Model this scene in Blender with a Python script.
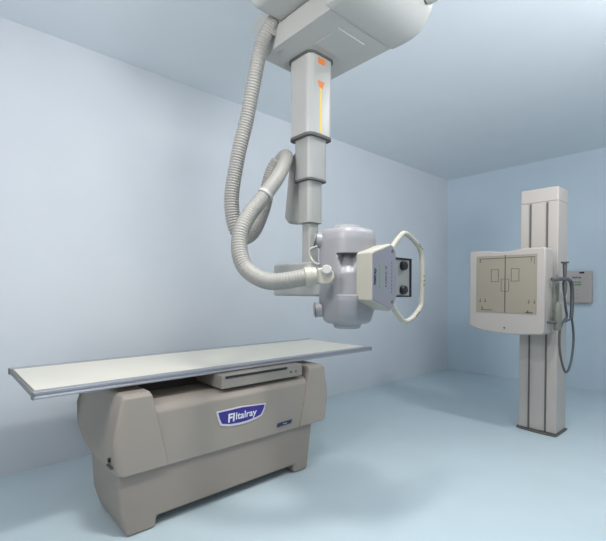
import bpy, bmesh, math, random
from mathutils import Vector, Matrix, noise
R = math.radians
random.seed(3)
for o in list(bpy.data.objects): bpy.data.objects.remove(o)
scene = bpy.context.scene
C = scene.collection

# ------------------------------------------------------------------ camera, world, lights, exposure
cam_d = bpy.data.cameras.new('camera'); cam = bpy.data.objects.new('camera', cam_d); C.objects.link(cam)
cam.location = (0, 0, 1.134)
cam.rotation_euler = (Matrix.Rotation(R(47.92), 4, 'Z') @ Matrix.Rotation(R(90 + .24), 4, 'X') @ Matrix.Rotation(R(.27), 4, 'Z')).to_euler()
cam_d.sensor_fit = 'HORIZONTAL'; cam_d.sensor_width = 36.0
cam_d.lens = 36.0 * 410.2 / 606
cam_d.shift_y = 19.5 / 606
cam_d.clip_start = .02
scene.camera = cam

w = bpy.data.worlds.new('world'); scene.world = w; w.use_nodes = True
bg = w.node_tree.nodes['Background']; bg.inputs[0].default_value = (.90, .95, 1.0, 1); bg.inputs[1].default_value = .45

def area(name, loc, target, size, power, col=(1, 1, 1), size_y=None, spread=180):
    l = bpy.data.lights.new(name, 'AREA'); l.shape = 'RECTANGLE'; l.size = size; l.size_y = size_y or size
    l.energy = power; l.color = col; l.spread = R(spread)
    o = bpy.data.objects.new(name, l); C.objects.link(o); o.location = loc
    o.rotation_euler = (Vector(target) - Vector(loc)).to_track_quat('-Z', 'Y').to_euler()
    return o
# room lamps, plus two fill lights added to brighten the ceiling and carriage
area('ceiling_lamp_light', (-.78, .90, 2.78), (-.85, 1.05, 0), .28, 33, (1, .985, .96))
area('stand_lamp_light', (-.25, 2.80, 2.78), (-.7, 3.2, .5), .22, 22, (1, .985, .96))
area('wall_wash_light', (-1.35, -.9, 2.1), (-3.09, .95, 1.75), .7, 13, (1, .94, .96))
area('ceiling_fill_light', (.95, 1.2, 1.75), (.15, 1.85, 2.8), .7, 42, (.97, .975, 1), spread=125)  # unseen softbox added out of view to brighten the ceiling
area('carriage_fill_light', (-.95, -.95, 2.35), (-1.4, 1.2, 2.2), .4, 7, (1, .99, .97), spread=110)  # unseen fill added to brighten the carriage's near side face
scene.view_settings.view_transform = 'Standard'
scene.view_settings.look = 'None'
scene.view_settings.gamma = 1
scene.view_settings.use_curve_mapping = False
scene.view_settings.exposure = 0.12

# ------------------------------------------------------------------ materials
def mat(name, col, rough=.5, metal=0.0, bump=0.0, bscale=200, var=0.0, vscale=3, spec=.5):
    m = bpy.data.materials.new(name); m.use_nodes = True
    nt = m.node_tree; b = nt.nodes['Principled BSDF']
    b.inputs['Base Color'].default_value = (*col, 1); b.inputs['Roughness'].default_value = rough
    b.inputs['Metallic'].default_value = metal; b.inputs['Specular IOR Level'].default_value = spec
    tc = nt.nodes.new('ShaderNodeTexCoord')
    if var:
        n = nt.nodes.new('ShaderNodeTexNoise'); n.inputs['Scale'].default_value = vscale; n.inputs['Detail'].default_value = 3
        r = nt.nodes.new('ShaderNodeValToRGB')
        r.color_ramp.elements[0].position = .3; r.color_ramp.elements[1].position = .7
        r.color_ramp.elements[0].color = (*[c * (1 - var) for c in col], 1)
        r.color_ramp.elements[1].color = (*[min(1, c * (1 + var)) for c in col], 1)
        nt.links.new(tc.outputs['Object'], n.inputs['Vector']); nt.links.new(n.outputs['Fac'], r.inputs[0])
        nt.links.new(r.outputs[0], b.inputs['Base Color'])
    if bump:
        n2 = nt.nodes.new('ShaderNodeTexNoise'); n2.inputs['Scale'].default_value = bscale
        bp = nt.nodes.new('ShaderNodeBump'); bp.inputs['Strength'].default_value = bump; bp.inputs['Distance'].default_value = .002
        nt.links.new(tc.outputs['Object'], n2.inputs['Vector']); nt.links.new(n2.outputs['Fac'], bp.inputs['Height'])
        nt.links.new(bp.outputs[0], b.inputs['Normal'])
    return m
M = dict(
    wall=mat('wall_paint', (.65, .69, .73), .75, var=.015, bump=.1, bscale=120),
    wall2=mat('end_wall_paint', (.56, .66, .74), .75, var=.015, bump=.1, bscale=120),
    ceil=mat('ceiling_paint', (.74, .79, .83), .8, var=.012),
    floor=mat('floor_vinyl', (.53, .635, .68), .42, var=.02, bump=.05, bscale=60),
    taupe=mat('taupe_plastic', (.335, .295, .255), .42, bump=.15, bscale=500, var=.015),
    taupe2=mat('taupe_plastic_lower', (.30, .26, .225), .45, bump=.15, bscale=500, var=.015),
    cream=mat('cream_laminate', (.76, .73, .63), .4),
    alu=mat('brushed_aluminium', (.40, .41, .45), .4, .6),
    rail_end=mat('grey_strip', (.20, .20, .205), .4, .3),
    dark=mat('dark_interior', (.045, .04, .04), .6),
    black=mat('black_plastic', (.012, .013, .02), .4),
    tray=mat('tray_paint', (.29, .265, .235), .4),
    white=mat('white_enamel', (.43, .43, .41), .35, var=.01),
    white2=mat('grey_enamel', (.33, .335, .32), .4, var=.01),
    lilac=mat('pale_lilac_enamel', (.30, .30, .315), .38, var=.01),
    ivory=mat('ivory_plastic', (.44, .42, .355), .38),
    ivory2=mat('collimator_shell', (.42, .40, .34), .4),
    face=mat('lilac_control_face', (.24, .24, .28), .35),
    hose=mat('ribbed_hose_grey', (.30, .293, .272), .5),
    seal=mat('dark_seal', (.11, .11, .105), .6),
    colm=mat('column_enamel', (.47, .435, .40), .4, var=.01),
    bucky=mat('bucky_enamel', (.45, .41, .38), .4),
    tan=mat('tan_panel', (.31, .275, .215), .45),
    line=mat('dark_print', (.10, .08, .08), .6),
    blue=mat('blue_badge', (.035, .022, .23), .35),
    badgew=mat('badge_border', (.62, .60, .66), .35),
    text=mat('pale_print', (.72, .74, .80), .5),
    navy=mat('navy_print', (.02, .035, .09), .5),
    green=mat('green_print', (.16, .31, .15), .5),
    yellow=mat('yellow_strip', (.80, .58, .10), .5),
    orange=mat('orange_sticker', (.72, .22, .04), .5),
    rubber=mat('dark_grey_rubber', (.085, .085, .09), .5),
    grip=mat('olive_grip', (.17, .18, .15), .5),
)

# ------------------------------------------------------------------ helpers
def obj(name, bm, m, parent=None, bevel=0, seg=3, smooth=35, ang=30):
    bmesh.ops.recalc_face_normals(bm, faces=bm.faces)
    me = bpy.data.meshes.new(name); bm.to_mesh(me); bm.free()
    if m: me.materials.append(M[m])
    for p in me.polygons: p.use_smooth = True
    me.set_sharp_from_angle(angle=R(smooth))
    o = bpy.data.objects.new(name, me); C.objects.link(o)
    if parent:
        o.parent = parent
        o.matrix_parent_inverse = Matrix.Translation(-total(parent))
    if bevel:
        md = o.modifiers.new('bevel', 'BEVEL'); md.width = bevel; md.segments = seg; md.limit_method = 'ANGLE'; md.angle_limit = R(ang)
        md.harden_normals = True
    return o
def total(o):
    v = Vector(o.location)
    while o.parent:
        v = v + o.matrix_parent_inverse.translation; o = o.parent; v = v + Vector(o.location)
    return v
def thing(name, label, cat, loc, group=None):
    o = bpy.data.objects.new(name, None); C.objects.link(o); o.location = loc; o.empty_display_size = .1
    o['label'] = label; o['category'] = cat
    if group: o['group'] = group
    return o
def struct(name, bm, m):
    o = obj(name, bm, m); o['kind'] = 'structure'; return o
def box(bm, x0, x1, y0, y1, z0, z1):
    v = [bm.verts.new((x, y, z)) for z in (z0, z1) for x, y in ((x0, y0), (x1, y0), (x1, y1), (x0, y1))]
    for f in ((0, 3, 2, 1), (4, 5, 6, 7), (0, 1, 5, 4), (1, 2, 6, 5), (2, 3, 7, 6), (3, 0, 4, 7)):
        bm.faces.new([v[i] for i in f])
    return bm
def B(*a): return box(bmesh.new(), *a)
def prism(bm, poly, axis, a, b):
    """poly: 2-D points in the two axes other than `axis` (in xyz order), extruded from a to b along it"""
    def p(u, v, t): return {'x': (t, u, v), 'y': (u, t, v), 'z': (u, v, t)}[axis]
    A = [bm.verts.new(p(u, v, a)) for u, v in poly]; D = [bm.verts.new(p(u, v, b)) for u, v in poly]
    n = len(poly); bm.faces.new(A); bm.faces.new(D[::-1])
    for i in range(n): bm.faces.new((A[i], D[i], D[(i + 1) % n], A[(i + 1) % n]))
    return bm
def loft(bm, rings, cap=True):
    V = [[bm.verts.new(p) for p in r] for r in rings]; n = len(V[0])
    for a, b in zip(V, V[1:]):
        for i in range(n): bm.faces.new((a[i], a[(i + 1) % n], b[(i + 1) % n], b[i]))
    if cap: bm.faces.new(V[0][::-1]); bm.faces.new(V[-1])
    return bm
def cyl(bm, p, q, r, r2=None, n=28):
    p, q = Vector(p), Vector(q); d = (q - p).normalized()
    a = d.orthogonal().normalized(); b = d.cross(a); r2 = r if r2 is None else r2
    return loft(bm, [[c + (a * math.cos(t) + b * math.sin(t)) * rr for t in [2 * math.pi * i / n for i in range(n)]] for c, rr in ((p, r), (q, r2))])
def lathe(bm, p, d, prof, n=32):
    p, d = Vector(p), Vector(d).normalized(); a = d.orthogonal().normalized(); b = d.cross(a)
    return loft(bm, [[p + d * h + (a * math.cos(t) + b * math.sin(t)) * r for t in [2 * math.pi * i / n for i in range(n)]] for h, r in prof])
def spline(pts, step):
    P = [Vector(p) for p in pts]; P = [P[0] * 2 - P[1]] + P + [P[-1] * 2 - P[-2]]
    out = []
    for i in range(1, len(P) - 2):
        for k in range(24):
            t = k / 24; a, b, c, d = P[i - 1:i + 3]
            out.append(.5 * ((2 * b) + (c - a) * t + (2 * a - 5 * b + 4 * c - d) * t * t + (3 * b - a - 3 * c + d) * t ** 3))
    out.append(P[-2])
    res = [out[0]]; acc = 0
    for a, b in zip(out, out[1:]):
        L = (b - a).length
        if L == 0: continue
        t = step - acc
        while t <= L: res.append(a.lerp(b, t / L)); t += step
        acc = L - (t - step)
    if (res[-1] - out[-1]).length > step * .3: res.append(out[-1])
    return res
def tube(bm, pts, rad, n=16, step=.01):
    """rad: number or function of (fraction, index)"""
    P = spline(pts, step); rings = []; up = None
    for i, p in enumerate(P):
        d = (P[min(i + 1, len(P) - 1)] - P[max(i - 1, 0)]).normalized()
        up = d.orthogonal().normalized() if up is None else (up - d * up.dot(d)).normalized()
        s = d.cross(up); r = rad(i / (len(P) - 1), i) if callable(rad) else rad
        rings.append([p + (up * math.cos(t) + s * math.sin(t)) * r for t in [2 * math.pi * k / n for k in range(n)]])
    return loft(bm, rings)
def rrect(cx, cy, hx, hy, r, z, n=6):
    out = []
    for sx, sy, a0 in ((1, 1, 0), (-1, 1, 90), (-1, -1, 180), (1, -1, 270)):
        for k in range(n + 1):
            a = R(a0 + 90 * k / n); out.append((cx + sx * (hx - r) + r * math.cos(a), cy + sy * (hy - r) + r * math.sin(a), z))
    return out
def text(name, s, m, parent, origin, xdir, updir, width, height, depth=.0008, bold=.0):
    cu = bpy.data.curves.new('lettering', 'FONT'); cu.body = s; cu.size = 1; cu.extrude = 0; cu.offset = bold
    t = bpy.data.objects.new('lettering', cu); C.objects.link(t)
    bpy.context.view_layer.update()
    dg = bpy.context.evaluated_depsgraph_get(); me = bpy.data.meshes.new_from_object(t.evaluated_get(dg))
    bpy.data.objects.remove(t)
    bm = bmesh.new(); bm.from_mesh(me)
    xs = [v.co.x for v in bm.verts]; ys = [v.co.y for v in bm.verts]
    X, U, O = Vector(xdir).normalized(), Vector(updir).normalized(), Vector(origin); N = X.cross(U)
    for v in bm.verts:
        v.co = O + X * ((v.co.x - min(xs)) / (max(xs) - min(xs)) * width) + U * ((v.co.y - min(ys)) / (max(ys) - min(ys)) * height)
    ex = bmesh.ops.extrude_face_region(bm, geom=list(bm.faces))
    for v in [g for g in ex['geom'] if isinstance(g, bmesh.types.BMVert)]: v.co += N * depth
    return obj(name, bm, m, parent)

# ------------------------------------------------------------------ the room
XL, YR, H = -3.089, 5.686, 2.8
struct('floor', B(XL - .1, 2.6, -2.6, YR + .1, -.1, 0), 'floor')
struct('ceiling', B(XL - .1, 2.6, -2.6, YR + .1, H, H + .1), 'ceil')
struct('wall_left', B(XL - .1, XL, -2.6, YR, 0, H), 'wall')
struct('wall_right', B(XL - .1, 2.6, YR, YR + .1, 0, H), 'wall2')

# ------------------------------------------------------------------ the x-ray table
T = thing('xray_table', 'long taupe x-ray table with cream flat top, aluminium rails and a blue badge', 'x-ray table', (-2.2, 1.25, 0))
Y0, Y1, TX0, TX1 = .31, 2.50, -2.70, -1.985
top = obj('tabletop', B(TX0 + .02, TX1 - .035, Y0 + .012, Y1 - .012, .694, .7135), 'cream', T, .002)
def rail_prof(x, s):   # s = +1 front rail, -1 rear rail; an extruded aluminium section with a slot in its side
    pts = [(0, .716), (0, .706), (-.006, .704), (-.006, .696), (.001, .694), (.001, .687), (-.006, .684), (-.045, .684), (-.045, .716)]
    return [(x + s * u, z) for u, z in pts]
bm = prism(bmesh.new(), rail_prof(TX1 + .002, 1), 'y', Y0, Y1); obj('side_rail', bm, 'alu', T, .0015, 2)
bm = prism(bmesh.new(), rail_prof(TX0 - .002, -1), 'y', Y0, Y1); obj('side_rail', bm, 'alu', T, .0015, 2)
for y in (Y0 - .004, Y1 - .008):
    obj('end_strip', B(TX0, TX1 - .002, y + .002, y + .010, .688, .712), 'rail_end', T, .002)
for x in (TX0 + .016, TX1 - .016):
    for y in (Y0 - .007, Y1 - .003):
        obj('corner_cap', B(x - .017, x + .017, y, y + .010, .684, .7165), 'rail_end', T, .003)

# pedestal with a raised middle and two feet at each end
pts = [(.668, 0), (.803, 0), (.809, .05), (1.677, .052), (1.680, 0), (1.790, 0), (1.805, .10), (1.835, .31), (.620, .31), (.632, .12)]
bm = prism(bmesh.new(), pts, 'x', -2.34, -1.932)
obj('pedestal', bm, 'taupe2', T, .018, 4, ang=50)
obj('toe_pad', B(-2.30, -1.975, .69, .79, 0, .012), 'seal', T)
obj('toe_pad', B(-2.30, -1.975, 1.69, 1.775, 0, .012), 'seal', T)
# body panel between the end caps, with the sloped shoulder
bm = prism(bmesh.new(), [(-1.915, .287), (-1.908, .40), (-1.91, .555), (-1.925, .580), (-1.95, .594), (-2.52, .594), (-2.52, .42), (-2.42, .30), (-2.30, .287)], 'y', .76, 1.80)
body = obj('body_panel', bm, 'taupe', T, .008, 3)
# end caps
def end_cap(mirror):
    f = (lambda y: 2.55 - y) if mirror else (lambda y: y)
    # rows from the outer end to the inner edge: profile in x-z, the inner edge slants
    prof = [(-1.903, .295), (-1.900, .47), (-1.905, .645), (-1.93, .66), (-2.545, .66), (-2.56, .53), (-2.548, .39), (-2.465, .315), (-2.28, .28), (-1.95, .283)]
    def outer(z): return .596 + .55 * (z - .47) ** 2 + (.015 if z > .6 else 0)
    def inner(z): return .768 + (.66 - z) / .365 * .083
    rings = []
    for t, ins in ((0, 1), (.05, .35), (.12, 0), (1, 0)):
        ring = []
        cx, cz = -2.22, .47
        for x, z in prof:
            y = outer(z) + (inner(z) - outer(z)) * t
            k = .022 * ins
            xx = x + (k if x < cx else -k); zz = z + (k if z < cz else -k) * .8
            ring.append((xx, f(y), zz))
        rings.append(ring)
    bm = loft(bmesh.new(), rings)
    return obj('end_cap', bm, 'taupe', T, .012, 4, ang=25)
capL = end_cap(False); capR = end_cap(True)
bm = bmesh.new(); lathe(bm, (-2.005, .612, .352), (0, -1, 0), [(0, .011), (.008, .010), (.009, .006)], 16); obj('socket', bm, 'black', capL)
obj('slotted_latch', B(-2.02, -1.955, .60, .615, .325, .333), 'seal', capL, .001)
# frame inside the gap under the top
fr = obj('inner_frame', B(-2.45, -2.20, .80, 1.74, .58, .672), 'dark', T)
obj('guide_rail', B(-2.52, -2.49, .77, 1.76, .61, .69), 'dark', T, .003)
# film tray
tr = obj('film_tray', B(-2.36, -1.915, 1.148, 1.725, .610, .682), 'tray', T, .004)
obj('tray_slot', B(-1.92, -1.9115, 1.17, 1.60, .664, .676), 'black', tr)
for y in (1.632, 1.672):
    bm = bmesh.new(); cyl(bm, (-1.92, y, .642), (-1.910, y, .642), .006, n=14); obj('screw', bm, 'seal', tr)
# blue badge
FX = -1.909
out = [(1.111, .499), (1.27, .5015), (1.435, .487), (1.425, .455), (1.406, .423), (1.37, .412), (1.31, .404), (1.255, .402), (1.19, .407), (1.14, .420), (1.134, .424), (1.12, .46)]
cxm, czm = 1.27, .455
inn = [(cxm + (y - cxm) * .935, czm + (z - czm) * .80 + .003) for y, z in out]
bd = obj('maker_badge', prism(bmesh.new(), out, 'x', -1.915, -1.903), 'badgew', T, .002, 2)
obj('badge_field', prism(bmesh.new(), inn, 'x', -1.905, -1.9015), 'blue', bd)
text('badge_lettering', 'FI', 'text', bd, (-1.9016, 1.180, .430), (0, 1, 0), (0, .06, 1), .040, .046, bold=.03)
text('badge_lettering', 'Italray', 'text', bd, (-1.9016, 1.228, .424), (0, 1, 0), (0, .06, 1), .138, .050, bold=.015)
sb = obj('model_badge', prism(bmesh.new(), [(1.528, .350), (1.636, .352), (1.624, .333), (1.522, .330)], 'x', -1.915, -1.905), 'navy', T)
text('badge_lettering', '---', 'text', sb, (-1.9052, 1.565, .340), (0, 1, 0), (0, 0, 1), .030, .003)

# ------------------------------------------------------------------ the ceiling tube stand
S = thing('ceiling_tube_stand', 'white ceiling-hung x-ray tube stand with telescopic column, ribbed hose and octagonal control handle', 'x-ray machine', (-1.45, 1.35, 2.8))
CX, CY_ = -1.447, 1.352
base = prism(bmesh.new(), [(-1.470, 1.150), (-1.584, 1.172), (-1.590, 1.545), (-1.115, 1.548), (-1.115, 1.150)], 'z', 2.245, 2.345)
car = obj('carriage_tray', base, 'white', S, .004)
obj('access_plate', prism(bmesh.new(), [(-1.33, 1.26), (-1.18, 1.26), (-1.18, 1.43), (-1.33, 1.43)], 'z', 2.241, 2.247), 'white', car, .002)
for p in ((-1.49, 1.19), (-1.46, 1.19)):
    bm = bmesh.new(); cyl(bm, (*p, 2.239), (*p, 2.25), .006, n=12); obj('screw', bm, 'alu', car)
# rounded motor end of the carriage
prof = [(-1.125, 2.243), (-1.06, 2.240), (-1.01, 2.243), (-.97, 2.256), (-.935, 2.285), (-.912, 2.325), (-.90, 2.38), (-.90, 2.50), (-.92, 2.56), (-.97, 2.60), (-1.125, 2.61)]
rings = []
for y, k in ((1.125, .90), (1.135, .965), (1.16, 1), (1.53, 1), (1.555, .965), (1.566, .90)):
    rings.append([(-1.125 + (x + 1.125) * k, y, 2.43 + (z - 2.43) * (k * .5 + .5)) for x, z in prof])
obj('motor_cover', loft(bmesh.new(), rings), 'white', S, .006, 3, smooth=50)
bm = bmesh.new(); lathe(bm, (-.905, 1.50, 2.345), (1, 0, 0), [(0, .03), (.03, .03), (.042, .024), (.047, .012)], 24); obj('bumper', bm, 'white2', S)
# upper cover and the ceiling rails
cov = obj('carriage_cover', B(-1.465, -1.0, .99, 1.56, 2.347, 2.64), 'white', S, .045, 6)
for y in (1.16, 1.52):
    obj('ceiling_rail', B(-1.62, .9, y - .03, y + .03, 2.66, 2.8), 'alu', S, .004)
    for x in (-1.5, -1.15):
        bm = bmesh.new(); cyl(bm, (x, y - .02, 2.65), (x, y + .02, 2.65), .03, n=20); obj('roller', bm, 'seal', S)
# column seal and telescopic sections
def sq(h, z, r=None, cx=CX, cy=CY_): return rrect(cx, cy, h, h, r or h * .42, z)
bm = loft(bmesh.new(), [sq(.086, 2.236), sq(.086, 2.25)]); obj('column_seal', bm, 'seal', S)
def section(name, h, z0, z1, m='white2', cx=CX, cy=CY_):
    bm = loft(bmesh.new(), [sq(h, z0, cx=cx, cy=cy), sq(h, z1, cx=cx, cy=cy)]); return obj(name, bm, m, S, .002, 2, ang=60)
s1 = section('telescopic_section', .078, 1.872, 2.25, 'white')
lip = loft(bmesh.new(), [sq(.0795, 1.860), sq(.0795, 1.872)]); obj('section_lip', lip, 'seal', s1)
s2 = section('telescopic_section', .060, 1.668, 1.875)
lip = loft(bmesh.new(), [sq(.0612, 1.660), sq(.0612, 1.668)]); obj('section_lip', lip, 'seal', s2)
s3 = section('telescopic_section', .046, 1.462, 1.67, cx=CX - .004)
section('column_pole', .031, 1.2, 1.47)
SX = CX + .078
obj('position_strip', B(SX - .001, SX + .0012, 1.337, 1.348, 1.875, 2.10), 'yellow', s1)
obj('warning_sticker', prism(bmesh.new(), [(1.322, 2.118), (1.366, 2.118), (1.354, 2.088), (1.334, 2.088)], 'x', SX - .001, SX + .0018), 'orange', s1)
obj('warning_sticker', B(SX - .001, SX + .0018, 1.325, 1.368, 2.20, 2.226), 'orange', s1)
# hose bracket on the lower column
bm = prism(bmesh.new(), [(-1.565, 1.80), (-1.50, 1.83), (-1.475, 1.66), (-1.44, 1.475), (-1.47, 1.462), (-1.575, 1.474), (-1.605, 1.505)], 'y', 1.315, 1.375)
obj('hose_bracket', bm, 'white2', S, .014, 4)
# bracket at the top of the hose
bm = prism(bmesh.new(), [(-1.608, 2.398), (-1.545, 2.425), (-1.46, 2.36), (-1.46, 2.29), (-1.585, 2.335)], 'y', 1.12, 1.18)
obj('hose_bracket', bm, 'white2', S, .004)
# hoses
h1 = [(-1.475, 1.145, 2.365), (-1.493, 1.115, 2.306), (-1.516, 1.104, 2.253), (-1.537, 1.097, 2.167), (-1.568, 1.092, 2.058), (-1.602, 1.086, 1.936), (-1.631, 1.069, 1.813), (-1.655, 1.058, 1.698), (-1.667, 1.048, 1.59), (-1.665, 1.051, 1.5), (-1.654, 1.067, 1.425), (-1.644, 1.103, 1.392), (-1.640, 1.148, 1.42), (-1.644, 1.191, 1.486), (-1.633, 1.218, 1.572), (-1.623, 1.229, 1.656), (-1.606, 1.247, 1.735), (-1.585, 1.262, 1.775)]
def rib1(f, i): return (.0305 + .0035 * min(1, f / .55)) * (1 + (.055 if i % 4 < 2 else -.055))
obj('cable_hose', tube(bmesh.new(), h1, rib1, 20, .0031), 'hose', S, smooth=60)
h2 = [(-1.600, 1.262, 1.72), (-1.592, 1.268, 1.765), (-1.562, 1.272, 1.792), (-1.522, 1.262, 1.785), (-1.497, 1.225, 1.728), (-1.491, 1.181, 1.66), (-1.497, 1.145, 1.608), (-1.508, 1.103, 1.549), (-1.514, 1.052, 1.488), (-1.512, 1.009, 1.421), (-1.506, .987, 1.357), (-1.487, .978, 1.294), (-1.456, .983, 1.237), (-1.411, 1.003, 1.199), (-1.359, 1.031, 1.177), (-1.312, 1.068, 1.177), (-1.263, 1.115, 1.188), (-1.228, 1.155, 1.198)]
def rib2(f, i): return (.031 + .004 * min(1, f * 2)) * (1 + ((.04 if i % 4 < 2 else -.04) if .36 < f < .72 else (.012 if i % 4 < 2 else -.012)))
obj('cable_hose', tube(bmesh.new(), h2, rib2, 20, .0031), 'hose', S, smooth=60)
bm = bmesh.new(); cyl(bm, (-1.501, 1.127, 1.584), (-1.503, 1.118, 1.571), .0375, n=24); obj('hose_clamp', bm, 'white', S, .002)
# arm box behind the tube housing
arm = obj('support_arm', B(-1.648, -1.29, 1.282, 1.42, 1.113, 1.272), 'white2', S, .012, 4)
bm = bmesh.new(); lathe(bm, (-1.37, 1.285, 1.21), (0, -1, 0), [(0, .05), (.012, .05), (.02, .04), (.02, .0)][:3], 28); obj('pivot_cap', bm, 'white2', arm)
# hose connector at the housing
bm = bmesh.new(); lathe(bm, (-1.247, 1.134, 1.193), (.030, .040, .008), [(0, .036), (.004, .041), (.03, .042), (.034, .038), (.05, .036)], 28)
obj('hose_collar', bm, 'ivory', S)
ax = Vector((.62, .78, -.03)).normalized(); sd = Vector((.74, -.67, 0)); upv = Vector((0, 0, 1)); c0 = Vector((-1.213, 1.178, 1.200))
prof_e = [(-.006, .030), (.030, .036), (.062, .022), (.070, -.008), (.050, -.034), (.012, -.036), (-.006, -.028)]
bm = bmesh.new(); A_ = [bm.verts.new(c0 + ax * u + upv * v + sd * .028) for u, v in prof_e]; D_ = [bm.verts.new(c0 + ax * u + upv * v - sd * .05) for u, v in prof_e]
bm.faces.new(A_); bm.faces.new(D_[::-1])
for k in range(7): bm.faces.new((A_[k], D_[k], D_[(k + 1) % 7], A_[(k + 1) % 7]))
el = obj('hose_elbow', bm, 'ivory', S, .009, 3)
bm = bmesh.new(); lathe(bm, c0 + ax * .034 + upv * .022 + sd * .02, sd + upv * .25, [(0, .022), (.012, .021), (.016, .016)], 20); obj('swivel_disc', bm, 'white', el)

# tube housing
HX, HY = -1.232, 1.380
view = math.atan2(-.74, .67)
zs = [(.992, .60), (.996, .74), (1.005, .83), (1.02, .87), (1.045, .93), (1.075, .98), (1.10, 1.01), (1.20, 1.0), (1.30, 1.0), (1.362, 1.0), (1.388, .975), (1.402, .93), (1.410, .86), (1.414, .72)]
def lerp_scale(z):
    for (a, p), (b, q) in zip(zs, zs[1:]):
        if a <= z <= b: return p + (q - p) * (z - a) / (b - a)
    return zs[-1][1]
levels = sorted(set([z for z, s in zs] + [1.005 + .006 * k for k in range(60)] + [1.118, 1.123, 1.2985, 1.3045]))
rings = []; N = 120
for z in levels:
    ring = []
    for i in range(N):
        a = 2 * math.pi * i / N; n_ = 3.0
        r = .112 / (abs(math.cos(a)) ** n_ + abs(math.sin(a)) ** n_) ** (1 / n_) * lerp_scale(z)
        d = (a - view + math.pi) % (2 * math.pi) - math.pi
        lat = abs(d) * .12
        if z >= 1.30: rec = .0
        elif z > 1.12: rec = max(0, .050 * (z - 1.215) / .085) if z > 1.215 else 0
        else: rec = -.012 * min(1, (z - 1.0) / .03) if z > 1.0 else 0
        wdt = .040 - (.02 * (1 - (z - 1.215) / .085) if 1.215 < z < 1.30 else 0)
        m_ = max(0, min(1, (wdt - lat) / .008 + 1)) if lat < wdt + .008 else 0
        r -= rec * m_
        if 1.12 <= z < 1.30: r -= .004 * (1 if lat < .04 else 0)
        ring.append((HX + r * math.cos(a), HY + r * math.sin(a), z))
    rings.append(ring)
hs = obj('tube_housing', loft(bmesh.new(), rings), 'lilac', S, smooth=42)
bm = bmesh.new(); lathe(bm, (HX, HY, 1.41), (0, 0, 1), [(0, .068), (.012, .066), (.018, .058), (.020, .03)], 36); obj('housing_cap', bm, 'lilac', hs)
bm = bmesh.new(); lathe(bm, (HX, HY, 1.0), (0, 0, -1), [(0, .066), (.022, .060), (.028, .054), (.030, .03)], 36); obj('housing_cap', bm, 'lilac', hs)
L = Vector((-.67, -.74, 0))
for z, up, r in ((1.362, .5, .032), (1.055, -.25, .030)):
    c = Vector((HX, HY, z)) + L * .112
    bm = bmesh.new(); lathe(bm, c, L + Vector((0, 0, up * .4)), [(0, r + .004), (.018, r + .002), (.034, r), (.040, r * .8)], 24); kb = obj('cable_receptacle', bm, 'lilac', hs)
    bm = bmesh.new(); e = c + (L + Vector((0, 0, up * .4))).normalized() * .030
    lathe(bm, e, L + Vector((0, 0, up * .4)), [(0, r + .0045), (.004, r + .0045), (.0045, r)], 24); obj('receptacle_ring', bm, 'seal', kb)
obj('tube_cable', tube(bmesh.new(), [(-1.300, 1.258, 1.335), (-1.325, 1.235, 1.318), (-1.318, 1.235, 1.285), (-1.292, 1.235, 1.26), (-1.265, 1.24, 1.25)], .006, 10, .006), 'white2', S)
# collimator with its control face on the +x side
KX = -1.045
hexo = [(1.373, 1.300), (1.384, 1.307), (1.502, 1.347), (1.516, 1.345), (1.540, 1.318), (1.549, 1.205), (1.549, 1.116), (1.519, 1.056), (1.500, 1.050), (1.384, 1.093), (1.373, 1.100)]
rings = []
cy0, cz0 = 1.46, 1.20
for x, k, dy in ((-1.19, .75, .01), (-1.15, .82, .01), (-1.125, .985, -.0), (-1.055, 1.0, 0), (KX - .006, 1.0, 0), (KX, .975, 0)):
    rings.append([(x, cy0 + (y - cy0) * k + dy, cz0 + (z - cz0) * k) for y, z in hexo])
col = obj('collimator', loft(bmesh.new(), rings), 'ivory2', S, .004, 3, ang=20)
fc = obj('control_face', prism(bmesh.new(), [(cy0 + (y - cy0) * .93, cz0 + (z - cz0) * .94) for y, z in hexo], 'x', KX - .002, KX + .002), 'face', col, .001, 2)
FXX = KX + .002
text('face_lettering', 'Italray', 'navy', fc, (FXX, 1.404, 1.166), (0, 0, 1), (0, -1, 0), .070, .020, bold=.03)
obj('green_underline', B(FXX - .001, FXX + .0008, 1.421, 1.4285, 1.152, 1.250), 'green', fc)
bm = bmesh.new()
for z0, z1 in ((1.156, 1.164), (1.170, 1.178), (1.181, 1.204), (1.208, 1.222), (1.232, 1.246)): box(bm, FXX - .001, FXX + .0008, 1.464, 1.470, z0, z1)
obj('printed_row', bm, 'line', fc)
bm = bmesh.new()
for k in range(9): box(bm, FXX - .001, FXX + .0008, 1.505, 1.509, 1.130 + k * .016, 1.138 + k * .016)
obj('printed_row', bm, 'seal', fc)
for y, z in ((1.512, 1.315), (1.510, 1.092)):
    bm = bmesh.new(); cyl(bm, (FXX - .001, y, z), (FXX + .002, y, z), .007, n=14); obj('screw', bm, 'seal', fc)
ring = [(-1.055, 1.520, 1.325), (-1.055, 1.531, 1.338), (-1.055, 1.561, 1.367), (-1.055, 1.600, 1.399), (-1.055, 1.625, 1.404), (-1.055, 1.662, 1.394), (-1.055, 1.720, 1.362), (-1.055, 1.745, 1.340), (-1.055, 1.760, 1.300), (-1.055, 1.764, 1.193), (-1.055, 1.758, 1.085), (-1.055, 1.742, 1.057), (-1.055, 1.695, 1.020), (-1.055, 1.642, 1.000), (-1.055, 1.612, 1.003), (-1.055, 1.582, 1.022), (-1.055, 1.533, 1.067), (-1.055, 1.516, 1.085)]
hd = obj('control_handle', tube(bmesh.new(), ring, lambda f, i: .0115, 16, .008), 'ivory', S)
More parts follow.
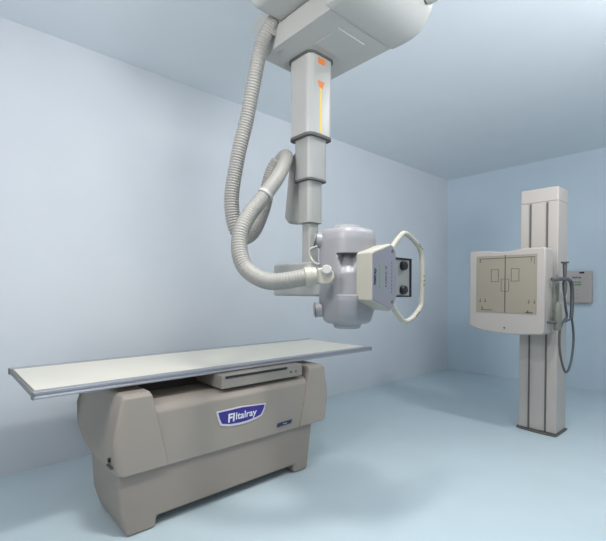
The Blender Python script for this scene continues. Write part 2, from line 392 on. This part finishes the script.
for pts in ([(1.722, 1.361), (1.744, 1.341)], [(1.722, 1.040), (1.700, 1.023)], [(1.7625, 1.212), (1.7625, 1.170)]):
    bm = bmesh.new(); (a, b), (c, d) = pts
    for t in (0, .5, 1):
        y, z = a + (c - a) * t, b + (d - b) * t; cyl(bm, (-1.048, y, z), (-1.041, y, z), .0042, n=10)
    obj('handle_button', bm, 'grip', hd)
kp = obj('knob_plate', B(-1.103, -1.09, 1.54, 1.712, 1.117, 1.288), 'white2', col, .002)
bm = prism(bmesh.new(), [(1.60, 1.288), (1.712, 1.288), (1.712, 1.117), (1.60, 1.117), (1.60, 1.111), (1.722, 1.111), (1.722, 1.295), (1.60, 1.295)], 'x', -1.105, -1.085)
obj('plate_frame', bm, 'black', kp)
for z in (1.258, 1.145):
    bm = bmesh.new(); lathe(bm, (-1.091, 1.654, z), (1, 0, 0), [(0, .022), (.016, .021), (.020, .018), (.021, .008)], 24); obj('setting_knob', bm, 'black', kp)

# the collimator assembly sits a little nearer the operator than first laid out
for o in [col] + [c for c in S.children if c is hd]:
    for q in [o] + list(o.children_recursive):
        for v in q.data.vertices:
            v.co.y = v.co.y - .057; v.co.z = 1.134 + (v.co.z - 1.134) * .972

# ------------------------------------------------------------------ the upright bucky stand
U = thing('upright_bucky_stand', 'grey upright chest x-ray stand with tall column and square tan front panel', 'x-ray stand', (-1.21, 3.8, 0))
x0, x1 = -1.347, -1.066
pl = obj('base_plate', prism(bmesh.new(), [(x0 - .018, 3.66), (-1.30, 3.64), (-1.20, 3.628), (x1 - .005, 3.628), (x1 + .010, 3.64), (x1 + .012, 3.91), (x0 - .018, 3.91)], 'z', 0, .016), 'seal', U, .004)
colu = obj('column', B(x0, x1, 3.66, 3.90, .018, 1.87), 'colm', U, .006)
obj('column_cap', B(x0 - .001, x1 + .002, 3.655, 3.905, 1.866, 1.982), 'colm', U, .012, 4)
for x in (-1.267, -1.143):
    obj('guide_slot', B(x - .0055, x + .0055, 3.652, 3.663, .02, 1.862), 'seal', colu)
# bucky box
bx0, bx1, by0, by1 = -1.632, -1.057, 3.35, 3.52
topz = 1.475
pts = [(bx0, .86), (bx0 + .06, .835), (-1.50, .818), (-1.35, .806), (-1.20, .812), (bx1 - .02, .822), (bx1, .84), (bx1, topz - .01),
       (bx1 - .012, topz), (-1.20, topz), (-1.27, 1.466), (-1.33, 1.457), (-1.40, 1.457), (-1.46, 1.468), (-1.53, 1.473), (bx0 + .012, 1.473), (bx0, 1.460)]
bk = obj('bucky_box', prism(bmesh.new(), pts, 'y', by0, by1), 'bucky', U, .012, 4, ang=50)
pn = obj('front_panel', B(-1.572, -1.113, by0 - .003, by0 + .004, .972, 1.428), 'tan', bk, .001, 1)
bm = bmesh.new(); fy = by0 - .004
def bar(xa, xb, za, zb): box(bm, xa, xb, fy, fy + .0015, za, zb)
bar(-1.548, -1.126, 1.404, 1.409)                       # top line
bar(-1.346, -1.339, .975, 1.43)                         # centre line
def frame(xa, xb, za, zb, t=.0035): bar(xa, xb, za, za + t); bar(xa, xb, zb - t, zb); bar(xa, xa + t, za, zb); bar(xb - t, xb, za, zb)
frame(-1.452, -1.392, 1.218, 1.318); frame(-1.298, -1.238, 1.222, 1.322); frame(-1.373, -1.313, 1.142, 1.242)
for x in (-1.545, -1.505, -1.175, -1.135):
    bar(x, x + .012, 1.055, 1.062); bar(x + .006, x + .010, 1.055, 1.082)
bar(-1.545, -1.538, 1.375, 1.405); bar(-1.155, -1.151, 1.37, 1.405); bar(-1.133, -1.130, 1.35, 1.405)
bar(-1.530, -1.44, .990, .995); bar(-1.525, -1.518, .99, 1.02); bar(-1.19, -1.14, .980, .988); bar(-1.18, -1.17, .98, 1.0)
obj('positioning_lines', bm, 'line', pn)
bm = bmesh.new(); cyl(bm, (-1.345, by0 - .003, .856), (-1.345, by0 + .002, .856), .007, n=12); obj('indicator_dot', bm, 'line', bk)
obj('box_carriage', B(-1.30, -1.09, by1 - .01, 3.665, .92, 1.36), 'white2', U, .01)
obj('side_bracket', B(-1.075, -1.035, by1 - .02, 3.60, .90, 1.22), 'grip', U, .01)
# grab handle, hand switch and its cable
hp = [(-1.04, 3.43, 1.238), (-1.0, 3.47, 1.240), (-1.0, 3.569, 1.243), (-1.0, 3.70, 1.240), (-1.0, 3.760, 1.215), (-1.0, 3.785, 1.160), (-1.0, 3.790, 1.077), (-1.0, 3.785, 1.0), (-1.0, 3.771, .934)]
gh = obj('grab_handle', tube(bmesh.new(), hp, .014, 14, .01), 'rubber', U)
bm = bmesh.new(); lathe(bm, (-1.0, 3.60, 1.10), (.0, -.005, .28), [(0, .006), (.05, .014), (.11, .018), (.14, .011), (.165, .013), (.25, .016), (.262, .014), (.264, .026), (.276, .027)], 18); obj('hand_switch', bm, 'rubber', U)
bm = bmesh.new(); lathe(bm, (-1.0, 3.44, .86), (0, 0, 1), [(0, .022), (.01, .026), (.12, .028), (.19, .022), (.21, .012)], 20); obj('switch_holder', bm, 'grip', U)
obj('holder_arm', tube(bmesh.new(), [(-1.06, 3.40, .918), (-1.0, 3.42, .918), (-1.0, 3.60, .916), (-1.0, 3.72, .925)], .009, 10, .02), 'rubber', U)
cp = [(-1.0, 3.60, 1.10), (-1.0, 3.63, 1.02), (-1.0, 3.66, .95), (-1.0, 3.56, .915), (-1.0, 3.50, .86), (-1.0, 3.486, .781), (-1.0, 3.50, .70), (-1.0, 3.549, .610), (-1.0, 3.62, .535), (-1.0, 3.672, .520), (-1.0, 3.735, .545), (-1.0, 3.799, .620), (-1.0, 3.840, .753), (-1.0, 3.82, .86), (-1.0, 3.78, .94)]
obj('switch_cable', tube(bmesh.new(), cp, .0085, 12, .008), 'rubber', U)
obj('switch_cable', tube(bmesh.new(), [(-1.04, 3.42, 1.23), (-1.0, 3.43, 1.18), (-1.0, 3.43, 1.05)], .004, 8, .02), 'rubber', U)

U.rotation_euler.y = R(.5)   # the stand leans very slightly

# ------------------------------------------------------------------ the control box on the end wall
K = thing('wall_control_box', 'small grey control box fixed to the end wall, right of the upright stand', 'control box', (-1.41, YR, 1.2))
wf = YR - .07
kb = obj('box_body', prism(bmesh.new(), [(-1.550, 1.012), (-1.275, 1.018), (-1.275, 1.388), (-1.550, 1.40)], 'y', wf, YR), 'bucky', K, .012, 4)
text('box_lettering', 'Italray', 'navy', kb, (-1.468, wf, 1.300), (1, 0, 0), (0, 0, 1), .095, .030, bold=.03)
obj('green_label', B(-1.49, -1.375, wf - .001, wf + .002, 1.222, 1.245), 'green', kb)
bm = bmesh.new()
for k in range(5): box(bm, -1.485 + k * .022, -1.469 + k * .022, wf - .0012, wf + .001, 1.256, 1.268)
obj('printed_row', bm, 'line', kb)
obj('display_window', B(-1.395, -1.345, wf - .001, wf + .002, 1.362, 1.382), 'black', kb)
for k in range(3):
    for j in range(2): obj('push_button', B(-1.46 + j * .035, -1.44 + j * .035, wf - .003, wf + .002, 1.07 + k * .045, 1.085 + k * .045), 'white2', kb)
